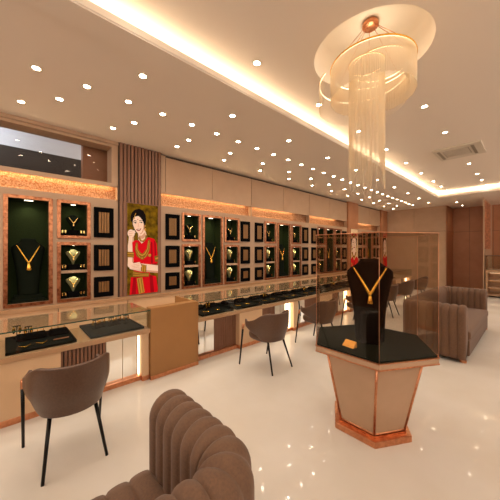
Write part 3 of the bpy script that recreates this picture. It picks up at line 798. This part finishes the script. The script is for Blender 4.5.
B().prism(hexa(.562), .728, .736).build('rim_trim', 'copper', k)
B().prism(hexa(.562), .777, .785).build('rim_trim', 'copper', k)
B().prism(hexa(.545), .785, .797).build('deck', 'dark_green_velvet', k)
ho = hexa(.552); ZT = 1.782
for i in range(6):
    a, c = Vector(ho[i]), Vector(ho[(i+1) % 6]); m = (a+c)/2; n_ = (Vector(KC)-m).normalized(); tt = (c-a).normalized()
    a2, c2 = a+tt*.006, c-tt*.006
    pts = [a2, c2, c2+n_*.008-tt*.0, a2+n_*.008]
    B().prism([(p.x, p.y) for p in pts], .786, ZT).build('glass_pane', 'kiosk_glass', k)
    B().tube([(a.x, a.y, .786), (a.x, a.y, ZT)], .0018, 6).build('glass_corner', 'copper', k)
B().prism(hexa(.556), ZT, ZT+.008).build('glass_lid', 'kiosk_glass', k)
B().tube([(x, y, ZT+.004) for x, y in hexa(.558)], .0035, 6, closed=True).build('lid_edge', 'copper', k)
rzb = math.atan2(-KC[1], -KC[0])+.06
hw, H = .205, .768
bt, zb = make_bust('black_necklace_bust', 'tall black necklace bust standing inside the glass showcase', 'display bust', hw, H, 'black_velvet', False)
bt.location = (KC[0], KC[1], .798); bt.rotation_euler = (0, 0, rzb)
nk = make_necklace('gold_necklace', 'large gold necklace with tassel pendant on the black bust in the showcase', hw, H, 0, .895, .56, .70, .0105, 'gold', .05, None, power=.9)
nk.location = bt.location; nk.rotation_euler = (0, 0, rzb)
st = thing('jewellery_stand', 'small black block stand in front of the black bust in the showcase', 'display stand', (KC[0]-.115*math.cos(rzb+PI), KC[1]-.115*math.sin(rzb+PI), .798), rzb)
B().box(.0, .055, -.085, .085, 0, .30).build('stand_body', 'black_velvet', st, False, bevel=.02)
npl = thing('gold_name_plate', 'small gold plate lying on the dark deck of the showcase', 'plate', (-1.12, 2.235, .798), -.12)
B().add([(-.055, -.03, 0), (.055, -.03, 0), (.055, .03, 0), (-.055, .03, 0), (-.055, -.026, .008), (.055, -.026, .008), (.055, .026, .05), (-.055, .026, .05)], [(3, 2, 1, 0), (4, 5, 6, 7), (0, 1, 5, 4), (1, 2, 6, 5), (2, 3, 7, 6), (3, 0, 4, 7)]).build('plate_body', 'satin_gold', npl, False, bevel=.003)

# ------------------------------------------------------------------ chandelier
cdl = thing('chandelier', 'large chandelier of gold rings and long crystal strands above the showcase', 'chandelier', (-1.17, 2.79, 3.95))
CC = (-1.17, 2.79)
B().lathe([(.001, 3.965), (.075, 3.965), (.08, 3.975), (.08, 4.0), (.07, 4.018), (.001, 4.018)], CC, 24).build('canopy', 'copper', cdl)
U = ((-1.17, 2.81), .405, 3.575); LW = ((-1.305, 2.882), .449, 3.52); IN = ((-1.18, 2.72), .17, 3.55); MD = ((-1.10, 2.84), .27, 3.56)
for k_ in range(7):
    a = 2*PI*k_/7+.3
    B().tube([(CC[0]+.05*math.cos(a), CC[1]+.05*math.sin(a), 3.97), (U[0][0]+U[1]*math.cos(a), U[0][1]+U[1]*math.sin(a), U[2])], .003, 5).build('suspension_wire', 'copper', cdl)
for nm, (c, r, z) in (('upper_ring', U), ('lower_ring', LW), ('inner_ring', IN), ('middle_ring', MD)):
    circ = [(c[0]+r*math.cos(2*PI*i/64), c[1]+r*math.sin(2*PI*i/64), z) for i in range(64)]
    if nm == 'lower_ring':   # an open arc hung behind and below the upper ring
        circ = [(c[0]+r*math.cos(math.radians(38+204*i/64)), c[1]+r*math.sin(math.radians(38+204*i/64)), z) for i in range(65)]
    lo_ = nm == 'lower_ring'
    ro = B().tube(circ, .008 if nm == 'upper_ring' else .005, 8, closed=not lo_).build(nm, 'gold', cdl)
    B().tube([(p[0]+(c[0]-p[0])*.01, p[1]+(c[1]-p[1])*.01, z-.007) for p in circ], .0035 if nm in ('upper_ring', 'lower_ring') else .002, 6, closed=not lo_).build('ring_light', 'chandelier_led', ro)
def strands(name, c, r, z, n, l0, l1, rad, a0=0, a1=2*PI):
    b = B()
    for i in range(n):
        a = a0+(a1-a0)*i/n; x, y = c[0]+r*math.cos(a), c[1]+r*math.sin(a); L = random.uniform(l0, l1)
        b.tube([(x, y, z-.008), (x, y, z-L)], rad, 4)
    o = b.build(name, 'crystal_strand', cdl); o['kind'] = 'stuff'
strands('outer_strands', U[0], U[1], U[2], 420, .32, .335, .0022)
strands('lower_strands', LW[0], LW[1], LW[2], 170, .28, .30, .0010, math.radians(38), math.radians(242))
strands('middle_strands', MD[0], MD[1], MD[2], 180, .26, .275, .0017)
strands('inner_strands', IN[0], IN[1], IN[2], 210, .95, 1.30, .0016)
strands('core_strands', IN[0], .05, IN[2], 10, 1.2, 1.5, .002)
lamp('POINT', 'chandelier_lamp', (CC[0], CC[1], 3.72), 3.8, (1, .86, .62), cdl, .12)

# ------------------------------------------------------------------ ceiling downlights and air conditioner
dl0 = None
def downlight(x, y, z, label, group):
    global dl0
    if dl0 is None:
        t = thing('ceiling_downlight', label, 'downlight')
        B().lathe([(.034, -.001), (.036, -.006), (.048, -.007), (.052, -.001)], (0, 0), 20).build('trim_ring', 'white_plastic', t, False)
        B().lathe([(.001, -.003), (.034, -.003)], (0, 0), 20).build('lens', 'downlight_lens', t, False)
        lamp('SPOT', 'downlight_lamp', (0, 0, -.03), SPOT_W, WARM, t, .03, (0, 0, 0), 2.1, .9)
        dl0 = t
    else: t = dup(dl0)
    t.location = (x, y, z); t['label'] = label; t['group'] = group
OUT = ('recessed ceiling downlight behind the viewpoint', 'downlights behind the viewpoint')
def row(x, ys, z, desc, ymin):
    i = 0
    for y in ys:
        if y < ymin: downlight(x, y, z, *OUT)
        else:
            downlight(x, y, z, '%s recessed downlight from the near end of %s' % (ORD[i], desc), 'downlights in '+desc); i += 1
row(-4.41, [.155+1.065*i for i in range(-3, 13)], HC, 'the row nearest the left wall', .1)
row(-4.01, [.50+.898*i for i in range(-4, 14)], HC, 'the second row from the left wall', .4)
row(-3.49, [.24+.4525*i for i in range(-6, 28)], HC, 'the closely spaced third row', .2)
row(-2.87, [1.09+1.2375*i for i in range(-3, 10)], HC, 'the row beside the cove trim', .5)
row(-2.10, [2.05+1.2375*i for i in range(-2, 7)]+[10.44, 11.32], HT, 'the tray row beside the cove', 1.5)
row(-1.09, [4.44, 5.69, 8.16, 9.42, 10.36, 11.30], HT, 'the tray row beside the air conditioner', 4)
downlight(-2.11, 12.97, HC, 'nearer of two recessed downlights above the brown recess wall', 'downlights by the brown recess')
downlight(-2.10, 14.08, HC, 'farther of two recessed downlights above the brown recess wall', 'downlights by the brown recess')
for x in (-.1, 1.2):
    for y in [-.8+1.6*i for i in range(8)]: downlight(x+.35, y, HT, 'recessed ceiling downlight right of the picture', 'downlights right of the picture')
for y in [-2.5+2.2*i for i in range(7)]: downlight(2.8, y, HC, 'recessed ceiling downlight right of the picture', 'downlights right of the picture')
ac = thing('air_conditioner', 'beige recessed cassette air conditioner in the raised ceiling', 'air conditioner', (-1.09, 6.97, HT))
B().box(-1.48, -.70, 6.55, 7.39, HT-.03, HT).build('panel', 'white_plastic', ac, bevel=.008)
b = B()
for i in range(9): b.box(-1.32, -.92, 6.74+.05*i, 6.765+.05*i, HT-.036, HT-.029)
b.box(-1.33, -.91, 6.73, 7.18, HT-.031, HT-.0295, 1)
b.build('grille', ['white_plastic', 'grille_grey'], ac)
b = B().box(-1.42, -1.37, 6.66, 7.28, HT-.034, HT-.0295).box(-.87, -.82, 6.66, 7.28, HT-.034, HT-.0295)
b.build('air_slot', 'grille_grey', ac)

# ------------------------------------------------------------------ partition and small counter at far right
pt = thing('partition', 'narrow partition with copper cladding on its upper half, far right', 'partition', (-1.27, 13.3, 0))
B().box(-1.27, -1.24, 12.4, 14.84, 0, HC-.01).build('partition_core', 'beige_door', pt)
B().box(-1.24, -1.225, 12.5, 14.15, 1.69, HC-.1).build('copper_cladding', 'copper_sheet', pt, bevel=.004)
sc = thing('side_counter', 'small beige counter with a glass case and lit shelves at the right edge', 'counter', (-.75, 12.7, 0))
B().box(-1.2, -.1, 12.35, 12.9, .86, .96).box(-1.2, -1.15, 12.35, 12.9, 0, .86).box(-1.15, -.1, 12.85, 12.9, 0, .86).build('counter_body', 'counter_top', sc, bevel=.004)
for z in (.06, .32, .58):
    B().box(-1.15, -.1, 12.42, 12.85, z, z+.03).build('shelf', 'beige_door', sc)
    B().box(-1.13, -.1, 12.80, 12.84, z+.245, z+.255).build('shelf_light', 'led_soft', sc)
B().box(-1.2, -.1, 12.36, 12.37, .96, 1.44).box(-1.2, -.1, 12.88, 12.89, .96, 1.44).box(-1.2, -1.19, 12.37, 12.88, .96, 1.44).build('glass_case', 'counter_glass', sc)
B().box(-1.205, -.1, 12.355, 12.895, 1.44, 1.455).build('case_top', 'black_metal', sc)
